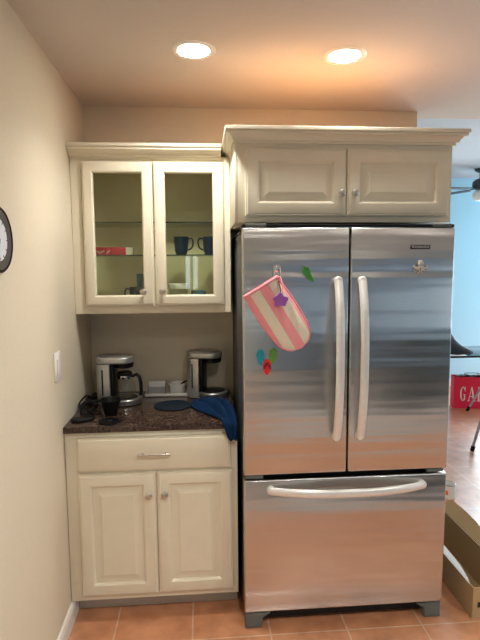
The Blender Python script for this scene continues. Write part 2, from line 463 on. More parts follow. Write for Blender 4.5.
# cabinet over the fridge
t = thing('fridge_cabinet', (1.245, -.32, 1.795), 'cream two-door cabinet with raised panels, over the steel fridge', 'cabinet')
b = BM(); box(b, .7735, 1.716, -.643, -.004, 1.795, 2.172, .0015); obj('carcass', b, 'cab', t)
b = BM(); box(b, .7615, .773, -.643, -.004, 1.795, 2.135, .0015); obj('filler_panel', b, 'cab', t)
d1 = raised_door('door', .805, 1.239, 1.822, 2.103, -.6435, -.663, t)
d2 = raised_door('door', 1.245, 1.696, 1.822, 2.103, -.6435, -.663, t)
knob(1.216, -.663, 1.914, d1); knob(1.272, -.663, 1.914, d2)
b = BM(); sweep(b, [(.7735, -.004), (.7735, -.6435), (1.7165, -.6435), (1.7165, -.004)], [(o * .80, 2.124 + z) for o, z in CROWN])
obj('crown_moulding', b, 'cab', t, ang=20)

b = BM(); box(b, .775, 1.715, -.66, -.005, 2.1842, 2.186); obj('bounce_board', b, 'bounce_ply', t, label='unseen orange board added on top for warm bounce')  # second hidden board added for the orange ceiling glow
# ------------------------------------------------------------------ refrigerator
FX0, FX1, FY = .7835, 1.6885, -.746
fr = thing('refrigerator', (1.234, -.4, 0), 'large stainless steel fridge with two upper doors over a freezer drawer', 'refrigerator')
b = BM(); box(b, FX0 + .004, FX1 - .004, -.678, -.03, .03, 1.752, .006); obj('case', b, 'fr_case', fr, label='charcoal metal fridge case')
b = BM(); box(b, FX0 + .012, FX1 - .012, -.700, -.679, .075, 1.762, 0); obj('gasket', b, 'rubber', fr, label='black rubber door gasket')
b = BM(); box(b, FX0 + .002, FX1 - .002, -.742, -.62, 1.7655, 1.779, .003); box(b, FX0+.004, FX1-.004, -.62, -.04, 1.7535, 1.764, .002); obj('top_cover', b, 'black', fr, label='black strip along the top')
for x0, x1 in ((FX0 + .012, FX0 + .10), (FX1 - .10, FX1 - .012)):
    b = BM(); box(b, x0, x1, -.743, -.70, 1.766, 1.7815, .004); obj('hinge_cover', b, 'foot', fr)
def fdoor(name, x0, x1, z0, z1):
    b = BM(); box(b, x0, x1, FY, -.7005, z0, z1, .007, 3); return obj(name, b, 'steel', fr)
MX = 1.2355
def bow(p0, p1, mid, n=17):
    out = []
    for i in range(n):
        s = i / (n - 1); k = 1 - abs(2 * s - 1) ** 2.6
        out.append(tuple(p0[j] + (p1[j] - p0[j]) * s + mid[j] * k for j in range(3)))
    return out
dl = fdoor('door', FX0, MX - .003, .7102, 1.7646); drr = fdoor('door', MX + .003, FX1, .7102, 1.7646)
for d, x in ((dl, 1.183), (drr, 1.286)):
    b = BM(); tube(b, bow((x, -.762, 1.545), (x, -.762, .875), (0, -.046, 0)), .01, 16, flat=(.0185, .011))
    for z in (1.545, .875): lathe(b, [(.0185, 0), (.0185, .014), (.014, .022), (0, .025)], (x, -.7475, z), 20, '-Y')
    obj('handle', b, 'handle', d, label='pale satin bowed handle')
dz = fdoor('freezer_drawer', FX0, FX1, .0795, .6875)
b = BM(); tube(b, bow((.900, -.762, .645), (1.572, -.762, .645), (0, -.052, 0)), .01, 16, flat=(.011, .0185))
for x in (.900, 1.572): lathe(b, [(.0185, 0), (.0185, .014), (.014, .022), (0, .025)], (x, -.7475, .645), 20, '-Y')
obj('handle', b, 'handle', dz, label='pale satin bowed drawer handle')
for x0 in (FX0 + .010, FX1 - .085):
    b = BM(); box(b, x0, x0 + .075, -.735, -.70, .691, .7065, .003); obj('hinge_bracket', b, 'foot', fr)
b = BM(); box(b, FX0 + .06, FX1 - .06, -.69, -.66, .012, .074, .004); obj('toe_grille', b, 'black_matte', fr)
for s, xa in ((1, FX0 + .004), (-1, FX1 - .004)):
    ol = [(0, 0), (.075, 0), (.078, .045), (.11, .066), (.11, .072), (0, .072)]
    o2 = [(xa + s * p, q + .0005) for p, q in ol]
    b = BM(); prism(b, o2, -.738, -.66, 'XZ', .005); obj('foot', b, 'foot', fr)
# nameplate with lettering
b = BM(); box(b, 1.494, 1.580, -.7495, -.7465, 1.675, 1.692, .001); pl = obj('nameplate', b, 'plate', fr)
cu = bpy.data.curves.new('lettering', 'FONT'); cu.body = 'KitchenAid'; cu.size = .0165; cu.align_x = 'CENTER'; cu.align_y = 'CENTER'; cu.extrude = .0004
tmp = bpy.data.objects.new('tmp_text', cu); COL.objects.link(tmp); bpy.context.view_layer.update()
me = bpy.data.meshes.new_from_object(tmp.evaluated_get(bpy.context.evaluated_depsgraph_get())); bpy.data.objects.remove(tmp)
b = BM(); b.from_mesh(me); bpy.data.meshes.remove(me)
bmesh.ops.transform(b, matrix=Matrix.Translation((1.537, -.7500, 1.6838)) @ Matrix.Rotation(PI / 2, 4, 'X'), verts=b.verts[:])
obj('lettering', b, 'lettering', pl, smooth=False)

# ------------------------------------------------------------------ magnets and oven mitt
t = thing('hook_magnet', (.926, -.7465, 1.575), 'small shiny metal hook stuck high on the left fridge door', 'hook')
b = BM(); lathe(b, [(.017, 0), (.017, .005), (.011, .009), (0, .010)], (.926, -.747, 1.598), 24, '-Y'); obj('base', b, 'chrome', t)
b = BM(); tube(b, [(.914, -.756, 1.602), (.911, -.760, 1.580), (.912, -.764, 1.556), (.918, -.774, 1.545), (.926, -.779, 1.542), (.934, -.774, 1.545), (.940, -.764, 1.556), (.941, -.760, 1.580), (.938, -.756, 1.602)], .0036, 8); obj('hook', b, 'chrome', t)

t = thing('oven_mitt', (.856, -.749, 1.523), 'pink and cream striped oven mitt hanging tilted on the left fridge door', 'oven mitt')
Lm = .305; NU, NV = 34, 22
b = BM(); Wm = .076
def mitt_half(u):
    s = u / Lm
    w = Wm * (1.0 + .10 * math.sin(min(1, s * 1.25) * PI))
    if s > .70: w *= max(0, 1 - ((s - .70) / .30) ** 2.5) ** .5
    return w
for side in (1, -1):
    gr = []
    for i in range(NU + 1):
        u = Lm * (1 - (1 - i / NU) ** 1.35); row = []
        w = mitt_half(u)
        for j in range(NV + 1):
            q = -1 + 2 * j / NV
            x = w * q + .012 * (u / Lm)
            th = .021 * (max(0, 1 - abs(q) ** 2.4)) ** .6 * (1 if u < Lm * .7 else math.sqrt(max(0, 1 - ((u / Lm - .7) / .3) ** 2)))
            th += .0035 * (1 - q * q) * math.sin(9 * q + 46 * u) * (1 if .28 < u / Lm < .68 else .25)
            y = -.0225 - th * side if side == 1 else -.0225 + min(.021, max(0, th))
            row.append(b.verts.new((x, y, -u)))
        gr.append(row)
    for i in range(NU):
        for j in range(NV):
            f = (gr[i][j], gr[i][j + 1], gr[i + 1][j + 1], gr[i + 1][j])
            b.faces.new(f if side == 1 else f[::-1])
bmesh.ops.remove_doubles(b, verts=b.verts[:], dist=2e-4)
bmesh.ops.dissolve_degenerate(b, dist=1e-5, edges=b.edges[:])
bmesh.ops.recalc_face_normals(b, faces=b.faces[:])
bmesh.ops.translate(b, vec=t.location, verts=b.verts[:])
obj('fabric', b, 'stripes', t, ang=60)
b = BM(); o = t.location
pts = []
for k in range(28):
    a = 2 * PI * k / 28
    c_, s_ = math.cos(a), math.sin(a)
    pts.append((o.x + Wm * 1.02 * (abs(c_) ** .7) * (1 if c_ > 0 else -1), o.y - .0225 - .022 * s_, o.z + .001))
tube(b, pts, .0055, 8, closed=True); obj('cuff_binding', b, 'pink', t, label='plain pink binding round the opening')
pts = []
for i in range(31):
    u = Lm * (i / 30); pts.append((o.x - mitt_half(u) + .012 * u / Lm, o.y - .0235, o.z - u))
pts2 = []
for i in range(31):
    u = Lm * (1 - i / 30); pts2.append((o.x + mitt_half(u) + .012 * u / Lm, o.y - .0235, o.z - u))
b = BM(); tube(b, pts + pts2[1:], .0042, 8); obj('edge_piping', b, 'pink', t)
ca, sa = math.cos(math.radians(31.5)), math.sin(math.radians(31.5))
def wl(x, y, z):
    dx, dz = x - o.x, z - o.z
    return (o.x + dx * ca + dz * sa, y, o.z - dx * sa + dz * ca)
b = BM(); tube(b, [wl(*p) for p in ((.917, -.770, 1.552), (.923, -.7775, 1.560), (.929, -.7795, 1.566), (.936, -.7805, 1.562), (.941, -.786, 1.545), (.943, -.797, 1.520), (.942, -.801, 1.495))], .01, 8, flat=(.0055, .0022))
obj('loop', b, 'pink', t, label='pink hanging loop')
t.rotation_euler = (0, math.radians(-31.5), 0)

b = BM(); pts = []
for k in range(60):
    a = 2 * PI * k / 60; r = .026 + .0036 * math.cos(5 * a) + .002 * math.cos(3 * a + 1)
    pts.append((.931 + r * math.sin(a) * 1.1, 1.470 + r * math.cos(a)))
prism(b, pts, -.814, -.809, 'XZ', .0012)
tg = tag(obj('tag', b, 'purple', origin=(.931, -.811, 1.470)), 'purple flower shaped tag dangling over the striped oven mitt', 'tag')
b = BM(); tube(b, [(.932, -.8115, 1.492), (.933, -.806, 1.515), (.928, -.7835, 1.545)], .0018, 6); obj('string', b, 'black', tg)

t = thing('chilli_magnet', (1.061, -.747, 1.58), 'green chilli pepper magnet right of the metal hook', 'magnet')
b = BM(); n = 14; cen = [(1.043 + .038 * s - .006 * math.sin(s * PI), -.754, 1.601 - .058 * s) for s in [i / n for i in range(n + 1)]]
tube(b, cen, [.002 + .0125 * max(0, math.sin(PI * ((i_ + .35) / (n + .9)) ** .42)) ** .75 for i_ in range(n + 1)], 14)
for v in b.verts: v.co.y = max(-.7465 - .013, min(-.7470, v.co.y))
obj('pepper', b, 'green', t)
b = BM(); tube(b, [(1.043, -.754, 1.601), (1.039, -.756, 1.606), (1.036, -.757, 1.609)], .003, 8); obj('stem', b, 'olive', t)

def flipflop(c, m, label, rot):
    t = thing('flip_flop_magnet', (c[0], -.7468, c[1]), label, 'magnet', 'flip-flop magnets on the left fridge door')
    b = BM(); pts = []
    for k in range(36):
        a = 2 * PI * k / 36; z = math.cos(a) * .034; x = math.sin(a) * (.0160 + .0042 * math.cos(a))
        pts.append((c[0] + x, c[1] + z))
    prism(b, pts, -.7525, -.7472, 'XZ', .0012); obj('sole', b, m, t)
    b = BM(); x, z = c
    tube(b, [(x - .0145, -.7530, z - .006), (x - .008, -.760, z + .008), (x, -.755, z + .020)], .0022, 6)
    tube(b, [(x + .0145, -.7530, z - .006), (x + .008, -.760, z + .008), (x, -.755, z + .020)], .0022, 6)
    obj('strap', b, 'black' if m == 'red' else m, t)
    t.rotation_euler = (0, rot, 0)
flipflop((.856, 1.226), 'teal', 'teal blue flip-flop magnet, left of the red one', math.radians(-4))
flipflop((.908, 1.232), 'olive', 'green flip-flop magnet, right of the red one', math.radians(6))
flipflop((.8835, 1.184), 'red', 'red flip-flop magnet with black straps, below the teal and green ones', math.radians(2))

t = thing('octopus_magnet', (1.538, -.747, 1.60), 'small pewter octopus magnet below the nameplate on right fridge door', 'magnet')
b = BM(); lathe(b, [(0, 0), (.006, .001), (.0125, .008), (.0125, .018), (.008, .026), (0, .029)], (1.538, -.754, 1.601), 20)
for v in b.verts: v.co.y = min(-.7468, -.754 + (v.co.y + .754) * .55)
obj('head', b, 'pewter', t)
for sx, pts in ((-1, [(.006, .0), (.016, -.010), (.026, -.010), (.031, -.002), (.028, .005)]), (1, [(.006, .0), (.016, -.010), (.026, -.010), (.031, -.002), (.028, .005)]),
                (-1, [(.005, -.001), (.010, -.012), (.018, -.022), (.026, -.020), (.024, -.014)]), (1, [(.005, -.001), (.010, -.012), (.018, -.022), (.026, -.020), (.024, -.014)]),
                (-1, [(.002, -.001), (.005, -.014), (.004, -.026), (.010, -.030), (.012, -.025)]), (1, [(.002, -.001), (.005, -.014), (.004, -.026), (.010, -.030), (.012, -.025)])):
    b = BM(); tube(b, [(1.538 + sx * p, -.752, 1.604 + q) for p, q in pts], [.0036, .0034, .003, .0024, .0016], 8); obj('tentacle', b, 'pewter', t)

# ------------------------------------------------------------------ on the worktop
CZ = .9150
def stadium(x0, x1, hw, rl, n=14):
    pts = []
    for k in range(n + 1):
        a = -PI / 2 + PI * k / n; pts.append((x1 - rl + rl * math.cos(a), hw * math.sin(a)))
    for k in range(n + 1):
        a = PI / 2 + PI * k / n; pts.append((x0 + rl + rl * math.cos(a), hw * math.sin(a)))
    return pts
def coffee_maker(label):
    t = thing('coffee_maker', (0, 0, 0), label, 'coffee maker', 'silver coffee makers on the worktop')
    full = stadium(-.140, .050, .066, .052)
    colm = [p for p in full if p[0] < -.062]
    colm = [(-.062, -.066)] + sorted([p for p in full if p[0] < -.0875], key=lambda p: math.atan2(p[1], -(p[0] + .088))) + [(-.062, .066)]
    b = BM(); prism(b, colm, .002, .212, 'XY', .003); obj('column', b, 'silver', t)
    b = BM(); prism(b, full, .2125, .246, 'XY', .008); hd = obj('head', b, 'silver', t)
    b = BM(); prism(b, stadium(-.126, .036, .054, .044), .2462, .2500, 'XY', .0015); obj('lid', b, 'silver_dk', hd, label='darker grey lid')
    b = BM(); box(b, -.0615, -.044, -.050, .050, .03, .2120, .004); obj('spine', b, 'black', t, label='black inner face')
    b = BM(); lathe(b, [(.036, .1860), (.046, .19), (.048, .2120)], (0, 0, 0), 28); obj('drip_head', b, 'black', t)
    b = BM(); box(b, -.100, -.093, -.0672, -.055, .055, .185, .002); obj('water_window', b, 'black', t, label='black slot in the column')
    b = BM(); lathe(b, [(.078, .003), (.085, .006), (.086, .028), (.082, .033), (.066, .033), (.065, .031)], (0, 0, 0), 40)
    ob = obj('base', b, 'silver_dk', t)
    b = BM(); box(b, -.125, -.03, -.045, .045, .0025, .028, .004); obj('foot_block', b, 'silver', ob)
    b = BM(); lathe(b, [(.0, .0315), (.064, .0312), (.0645, .0325), (.060, .0335), (0, .0335)], (0, 0, 0), 36); obj('hot_plate', b, 'black', t)
    b = BM(); lathe(b, [(.068, .0002), (.069, .0028), (0.0, .0028)], (0, 0, 0), 32); obj('rubber_base', b, 'rubber', t)
    return t
cm1 = coffee_maker('silver coffee maker at left of the worktop, with a glass carafe in it')
cm1.location = (.215, -.250, CZ); cm1.rotation_euler.z = math.radians(-4)
cm2 = copy_thing(cm1, (.668, -.158, CZ), 'silver coffee maker beside the fridge, empty, no carafe', (0, 0, math.radians(-14)))

t = thing('carafe', (.217, -.250, CZ + .0345), 'glass coffee carafe with black handle, standing in the left coffee maker', 'carafe')
b = BM(); x, y, z = t.location
lathe(b, [(.0, .0), (.040, .0), (.050, .012), (.052, .035), (.047, .070), (.037, .098), (.035, .112), (.033, .112), (.035, .098), (.045, .070), (.050, .035), (.048, .013), (.038, .0025), (0, .0025)], (x, y, z), 36); obj('glass_body', b, 'glass', t)
b = BM(); lathe(b, [(.0375, .096), (.0385, .098), (.0385, .113), (.036, .115)], (x, y, z), 36, cap=False); obj('collar', b, 'chrome', t)
b = BM(); lathe(b, [(0, .1155), (.037, .1155), (.037, .124), (.028, .132), (0, .134)], (x, y, z), 32); obj('lid', b, 'black', t)
b = BM(); tube(b, [(x + .037, y - .012, z + .106), (x + .060, y - .020, z + .118), (x + .076, y - .026, z + .108), (x + .083, y - .028, z + .075), (x + .084, y - .028, z + .035), (x + .080, y - .027, z + .012)], .01, 12, flat=(.011, .008)); obj('handle', b, 'black', t)

t = thing('filter_basket', (.178, -.455, CZ), 'black filter basket standing in front of the left coffee maker', 'filter basket')
x, y, z = t.location
b = BM(); lathe(b, [(0, .0005), (.026, .0005), (.030, .004), (.045, .068), (.053, .070), (.053, .076), (.047, .077), (.043, .070), (.028, .010), (0, .008)], (x, y, z), 36); obj('bowl', b, 'black', t)
b = BM(); tube(b, [(x - .050, y - .005, z + .073), (x - .068, y - .008, z + .072), (x - .085, y - .010, z + .068)], .008, 10, flat=(.010, .005)); obj('handle', b, 'black', t)
b = BM(); lathe(b, [(0, 0.0003), (.046, .0003), (.050, .003), (.049, .007), (.040, .009), (.012, .009), (.010, .012), (0, .012)], (.193, -.575, CZ), 36)
tag(obj('lid', b, 'black', origin=(.193, -.575, CZ)), 'round black lid lying flat at the worktop front edge', 'lid')
b = BM(); prism(b, [(p[0] + .065, p[1] - .535) for p in stadium(-.055, .055, .033, .03)], CZ + .0003, CZ + .014, 'XY', .005, Matrix.Translation((.065, -.535, 0)) @ Matrix.Rotation(math.radians(32), 4, 'Z') @ Matrix.Translation((-.065, .535, 0)))
tag(obj('spoon_rest', b, 'black', origin=(.065, -.535, CZ)), 'flat black oblong piece lying beside the left wall', 'coffee accessory')
b = BM(); lathe(b, [(0, .0003), (.010, .0003), (.011, .008), (.007, .014), (.011, .022), (.007, .028), (0, .029)], (.252, -.475, CZ), 20)
tag(obj('stopper', b, 'chrome', origin=(.252, -.475, CZ)), 'tiny dark shiny stopper just right of the black filter basket', 'stopper')
def cable(pts, label):
    b = BM(); tube(b, pts, .0042, 8)
    return tag(obj('power_cord', b, 'rubber', origin=pts[0]), label, 'cord', 'black cords by the left wall')
def spl(ctrl, n=8):
    out = []
    P_ = [Vector(p) for p in ctrl]; P_ = [P_[0]] + P_ + [P_[-1]]
    for i in range(1, len(P_) - 2):
        for k in range(n):
            s = k / n; a, b_, c, d = P_[i - 1:i + 3]
            out.append(.5 * ((2 * b_) + (-a + c) * s + (2 * a - 5 * b_ + 4 * c - d) * s * s + (-a + 3 * b_ - 3 * c + d) * s ** 3))
    out.append(P_[-2]); return [tuple(v) for v in out]
z = CZ + .0046
cord1 = cable(spl([(.060, -.178, z), (.030, -.27, z), (.022, -.34, z + .02), (.06, -.40, z), (.095, -.36, z + .012), (.05, -.31, z + .016), (.03, -.40, z + .01), (.04, -.46, z)]), 'black power cord coiled behind the oblong piece by the left wall')
cable(spl([(.055, -.155, z), (.018, -.22, z + .02), (.035, -.30, z + .022), (.060, -.340, z + .004), (.052, -.25, z + .014), (.022, -.26, z + .040), (.022, -.42, z + .036), (.060, -.470, z + .010), (.105, -.40, z)]), 'thicker tangle of black cord in the corner behind the filter basket')
b = BM()
tube(b, spl([(.018, -.36, CZ + .012), (.04, -.345, CZ + .03), (.07, -.35, CZ + .034), (.095, -.375, CZ + .02)]), .012, 10)
obj('plug', b, 'rubber', cord1)

# tray, packets, ramekin, scoop
b = BM(); pts = [(.305, -.135), (.528, -.150), (.530, -.040), (.307, -.030)]
prism(b, pts, CZ + .0003, CZ + .006, 'XY', .002)
for (p, q) in zip(pts, pts[1:] + pts[:1]): tube(b, [(p[0], p[1], CZ + .012), (q[0], q[1], CZ + .012)], .0045, 8); 
for (p, q) in zip(pts, pts[1:] + pts[:1]):
    d = Vector((q[0] - p[0], q[1] - p[1])).normalized(); nn = Vector((-d.y, d.x)) * .002
    prism(b, [(p[0] - nn.x, p[1] - nn.y), (q[0] - nn.x, q[1] - nn.y), (q[0] + nn.x, q[1] + nn.y), (p[0] + nn.x, p[1] + nn.y)], CZ + .003, CZ + .012)
tag(obj('tray', b, 'white', origin=(.418, -.09, CZ)), 'small white rectangular tray between the two coffee makers', 'tray')
t = thing('packet_box', (.365, -.085, CZ + .0068), 'grey box full of sweetener packets on the left of the white tray', 'box')
b = BM(); x0, x1, y0, y1, z0 = .318, .412, -.118, -.062, CZ + .0068
for args in ((x0, x1, y0, y0 + .002, z0, z0 + .042), (x0, x1, y1 - .002, y1, z0, z0 + .06), (x0, x0 + .002, y0, y1, z0, z0 + .05), (x1 - .002, x1, y0, y1, z0, z0 + .05), (x0, x1, y0, y1, z0, z0 + .002)): box(b, *args)
obj('carton', b, 'grey_packet', t, smooth=False)
b = BM()
for k in range(9):
    yy = y0 + .006 + k * .0052
    box(b, x0 + .004, x1 - .004, yy, yy + .0022, z0 + .003, z0 + .060 + .006 * math.sin(k * 2.1))
pk = obj('packets', b, 'paper', t, smooth=False, label='row of white packets'); pk['kind'] = 'stuff'
b = BM(); x, y, z = .475, -.098, CZ + .0068
lathe(b, [(0, 0), (.036, 0), (.039, .004), (.044, .046), (.048, .048), (.048, .058), (.044, .058), (.040, .046), (.035, .006), (0, .005)], (x, y, z), 36)
tag(obj('ramekin', b, 'white', origin=(x, y, z)), 'white ceramic ramekin on the right of the white tray', 'ramekin')
t = thing('scoop', (.49, -.098, CZ + .03), 'black coffee scoop leaning out of the white ramekin', 'scoop')
b = BM(); tube(b, [(.474, -.10, CZ + .032), (.505, -.108, CZ + .066), (.527, -.112, CZ + .076)], .004, 10, flat=(.008, .004)); obj('handle', b, 'black', t)
b = BM(); lathe(b, [(0, 0), (.012, .001), (.016, .010), (.017, .022), (.015, .022), (.013, .010), (0, .004)], (.472, -.10, CZ + .0145), 20); obj('bowl', b, 'black', t)

b = BM(); lathe(b, [(0, .0003), (.088, .0003), (.094, .002), (.094, .005), (.090, .007), (.086, .005), (0, .005)], (.462, -.335, CZ), 48)
tag(obj('trivet', b, 'mat_blue', origin=(.462, -.335, CZ)), 'round dark blue mat lying flat on the granite in front of white tray', 'trivet')

# towel: a bunched cloth running to the front corner and hanging over the edge
ctr = [((.590, -.275), .012, .050), ((.625, -.325), .026, .085), ((.668, -.400), .034, .095), ((.700, -.480), .032, .078), ((.722, -.550), .026, .055), ((.735, -.610), .014, .040)]
rows = []
b = BM(); NV = 26
def towel_row(cx, cy, hz, hw, dx, dy, ph, hang=None):
    row = []; nx, ny = -dy, dx
    for j in range(NV + 1):
        q = -1 + 2 * j / NV
        ripple = .5 + .5 * math.sin(q * 8.5 + ph) * (1 - .3 * math.sin(q * 3 + 2.2 * ph))
        env = max(0, 1 - abs(q) ** 3)
        x = cx + nx * hw * q; y = cy + ny * hw * q
        x = min(x, .7615)
        if hang is None:
            zz = CZ + .005 + hz * env * (.2 + 1.1 * ripple)
        else:
            zz = hang - .010 * q * q + .003 * ripple; y = cy - .010 * ripple - .003
        row.append(b.verts.new((x, y, zz)))
    rows.append(row)
for i in range(26):
    s = i / 25 * (len(ctr) - 1); k = min(int(s), len(ctr) - 2); f = s - k
    A, Bq = ctr[k], ctr[k + 1]
    L_ = lambda a, c: a + (c - a) * f
    d = (Vector(Bq[0]) - Vector(A[0])).normalized()
    hw = L_(A[2], Bq[2])
    if i == 0: hw *= .6
    towel_row(L_(A[0][0], Bq[0][0]), L_(A[0][1], Bq[0][1]), L_(A[1], Bq[1]) * (.4 if i == 0 else 1), hw, d.x, d.y, i * .16)
for k, (cy, hz, hw) in enumerate([(-.636, .925, .038), (-.648, .910, .036), (-.650, .890, .033), (-.651, .870, .029), (-.652, .852, .022), (-.652, .842, .012)]):
    cx = .737 + .002 * k
    towel_row(cx, cy, .0, hw, 0, -1, 4 + .2 * k, hang=hz)
for a, c in zip(rows, rows[1:]):
    for j in range(NV): b.faces.new((a[j], a[j + 1], c[j + 1], c[j]))
bmesh.ops.recalc_face_normals(b, faces=b.faces[:])
tw = tag(obj('towel', b, 'towel', origin=(.68, -.45, CZ), ang=70), 'blue cloth bunched on the worktop, hanging over the front corner by the fridge', 'towel')
md = tw.modifiers.new('sol', 'SOLIDIFY'); md.thickness = .004; md.offset = 1
md = tw.modifiers.new('sub', 'SUBSURF'); md.levels = 1; md.render_levels = 1

# ------------------------------------------------------------------ inside the glass cabinet
S2 = 1.6713
t = thing('carton', (.15, -.20, S2), 'long slim red carton with white end on the middle glass shelf', 'box')
b = BM(); box(b, .045, .236, -.220, -.175, S2, S2 + .040, .001); obj('sleeve', b, 'boxred', t)
b = BM(); box(b, .2362, .272, -.219, -.176, S2, S2 + .039, .001); obj('end_cap', b, 'paper', t, label='white end')
b = BM(); random.seed(3); x = .088; pts = []
for k in range(46):
    pts.append((x + k * .0017, -.2212, S2 + .016 + .006 * math.sin(k * 1.15) * (1 if k % 9 < 6 else .3) + .0045 * math.sin(k * .37)))
tube(b, pts[:26], .0011, 5); tube(b, pts[31:42], .0013, 5); obj('script_lettering', b, 'paper', t, label='white script lettering')

def mug(name, c, m, hx, label, r=.036, h=.092, rot=0, grp='dark mugs on the middle glass shelf', sp=True):
    t = thing(name, (0, 0, 0), label, 'mug', grp)
    b = BM(); lathe(b, [(0, .0), (r * .72, .0), (r * .78, .004), (r * .92, .02), (r, h * .6), (r * 1.05, h), (r * .97, h), (r * .93, h * .6), (r * .8, .012), (0, .008)], (0, 0, 0), 32); obj('body', b, m, t)
    b = BM(); tube(b, spl([(r * .97, 0, h * .86), (r * 1.5, 0, h * .90), (r * 1.72, 0, h * .66), (r * 1.5, 0, h * .38), (r * .96, 0, h * .26)], 5), .0042, 10); obj('handle', b, m, t)
    t.location = c; t.rotation_euler.z = rot; return t
m1 = mug('mug', (.515, -.20, S2), 'navy', 1, 'dark blue mug on the middle glass shelf, handle to the right', rot=math.radians(-12))
copy_thing(m1, (.662, -.20, S2), 'dark blue mug on the middle glass shelf, handle to the left', (0, 0, math.radians(190)))
C0 = 1.4203
mug('mug', (.276, -.17, C0), 'navy', 1, 'dark blue mug on the cabinet floor in front of the tall tumbler', h=.088, r=.034, rot=math.radians(200), grp='mugs')
b = BM(); lathe(b, [(0, 0), (.028, 0), (.030, .004), (.036, .155), (.034, .155), (.028, .008), (0, .006)], (.303, -.075, C0), 32)
tag(obj('tumbler', b, 'bluegrey', origin=(.303, -.075, C0)), 'tall grey-blue tumbler at the bottom right behind the left glass door', 'tumbler')
t = thing('glass_jar', (.497, -.20, C0), 'low glass jar with a flat white lid behind the right glass door', 'jar')
b = BM(); lathe(b, [(0, 0), (.044, 0), (.047, .004), (.047, .078), (.045, .078), (.044, .006), (0, .004)], (.497, -.20, C0), 32); obj('glass_body', b, 'glass', t)
b = BM(); lathe(b, [(0, .0785), (.050, .0785), (.051, .082), (.051, .102), (.048, .105), (0, .105)], (.497, -.20, C0), 32); obj('lid', b, 'white', t)
b = BM(); lathe(b, [(0, 0), (.026, 0), (.038, .045), (.040, .066), (.038, .066), (.024, .005), (0, .004)], (.600, -.19, C0), 28)
tag(obj('small_bowl', b, 'bluegrey', origin=(.600, -.19, C0)), 'small grey bowl right of the white-lidded jar', 'bowl')

# ------------------------------------------------------------------ left wall
t = thing('light_switch', (.0, -.678, 1.193), 'white rocker light switch on the left wall above the worktop', 'light switch')
b = BM(); box(b, .0005, .006, -.720, -.636, 1.130, 1.256, .002); obj('plate', b, 'switch', t)
b = BM(); box(b, .0062, .011, -.695, -.661, 1.160, 1.226, .002); obj('rocker', b, 'switch', t)
CY_, R_ = -1.235, .100
t = thing('wall_clock', (0, CY_, 1.69), 'round black wall clock on left wall, cut by the left frame edge', 'clock')
def lx(bm, prof, n=64): lathe(bm, prof, (0, CY_, 1.69), n, 'X')
b = BM(); lx(b, [(R_ - .003, .001), (R_, .003), (R_, .010), (R_ - .004, .014), (R_ - .009, .013), (R_ - .010, .001)]); obj('rim', b, 'black', t)
b = BM(); lx(b, [(R_ - .0102, .006), (R_ - .0102, .0115), (R_ - .036, .0085), (R_ - .036, .006)], 64); obj('inner_ring', b, 'clockring', t)
b = BM(); lx(b, [(0, .004), (R_ - .0362, .004), (R_ - .0362, .0078), (0, .0078)]); fc = obj('face', b, 'clockface', t)
for k in range(12):
    a = PI / 6 * k; r0, r1 = R_ - .046, R_ - .038
    b = BM(); tube(b, [(.0082, CY_ + r0 * math.sin(a), 1.69 + r0 * math.cos(a)), (.0082, CY_ + r1 * math.sin(a), 1.69 + r1 * math.cos(a))], .0012, 5)
    obj('hour_mark', b, 'black', fc)
for a, l in ((math.radians(-60), .03), (math.radians(200), .045)):
    b = BM(); tube(b, [(.0105, CY_, 1.69), (.0105, CY_ + l * math.sin(a), 1.69 + l * math.cos(a))], .0016, 6); obj('hand', b, 'black', t)

# ------------------------------------------------------------------ ceiling lamps
def downlight(x, y, label, group='recessed ceiling lights'):
    t = thing('ceiling_light', (x, y, H), label, 'ceiling light', group)
    b = BM(); lathe(b, [(.064, -.0035), (.070, -.006), (.086, -.004), (.090, -.0008), (.064, -.0008)], (x, y, H), 48, cap=False); obj('trim_ring', b, 'lamp_trim', t)
    b = BM(); lathe(b, [(0, -.0030), (.0635, -.0030), (.0635, -.001), (0, -.001)], (x, y, H), 40); obj('lens', b, 'lens', t)
    return t
d0 = downlight(.597, -.715, 'lit round recessed ceiling light above the glass cabinet, left of two')
copy_thing(d0, (1.213, -.702, H), 'lit round recessed ceiling light above the fridge, right of two')
for x, y in ((.9, -2.5), (2.6, -2.3), (1.6, -4.2)):
    copy_thing(d0, (x, y, H), 'recessed ceiling light of the kitchen behind the camera')

# ------------------------------------------------------------------ right side: box, tin, dining corner
t = thing('cardboard_box', (1.91, -.26, 0), 'long open brown cardboard box on the floor beside the fridge', 'box')
X0, X1, Y0, Y1, HB, T = 1.822, 1.990, -.767, .25, .150, .005
b = BM(); box(b, X0, X1, Y0, Y1, .001, .006); obj('bottom', b, 'card', t, smooth=False)
for (n_, a) in (('side', (X0, X0 + T, Y0, Y1, .006, HB)), ('side', (X1 - T, X1, Y0, Y1, .006, .205)), ('end', (X0 + T, X1 - T, Y0, Y0 + T, .006, HB)), ('end', (X0 + T, X1 - T, Y1 - T, Y1, .006, HB))):
    b = BM(); box(b, *a); s = obj(n_, b, 'card', t, smooth=False)
    if n_ == 'end' and a[2] == Y0:
        b = BM(); box(b, 1.845, 1.875, Y0 - .0012, Y0 - .0002, .055, .080); box(b, 1.885, 1.94, Y0 - .0012, Y0 - .0002, .062, .072); obj('printed_mark', b, 'card_dk', s, smooth=False)
def flap(pts, th, name, m, label=None):
    b = BM(); lo = [b.verts.new(p) for p in pts]; hi = [b.verts.new((p[0], p[1], p[2] + th)) for p in pts]; n = len(pts)
    b.faces.new(lo[::-1]); b.faces.new(hi)
    for i in range(n): b.faces.new((lo[i], lo[(i + 1) % n], hi[(i + 1) % n], hi[i]))
    bmesh.ops.recalc_face_normals(b, faces=b.faces[:]); obj(name, b, m, t, smooth=False, label=label)
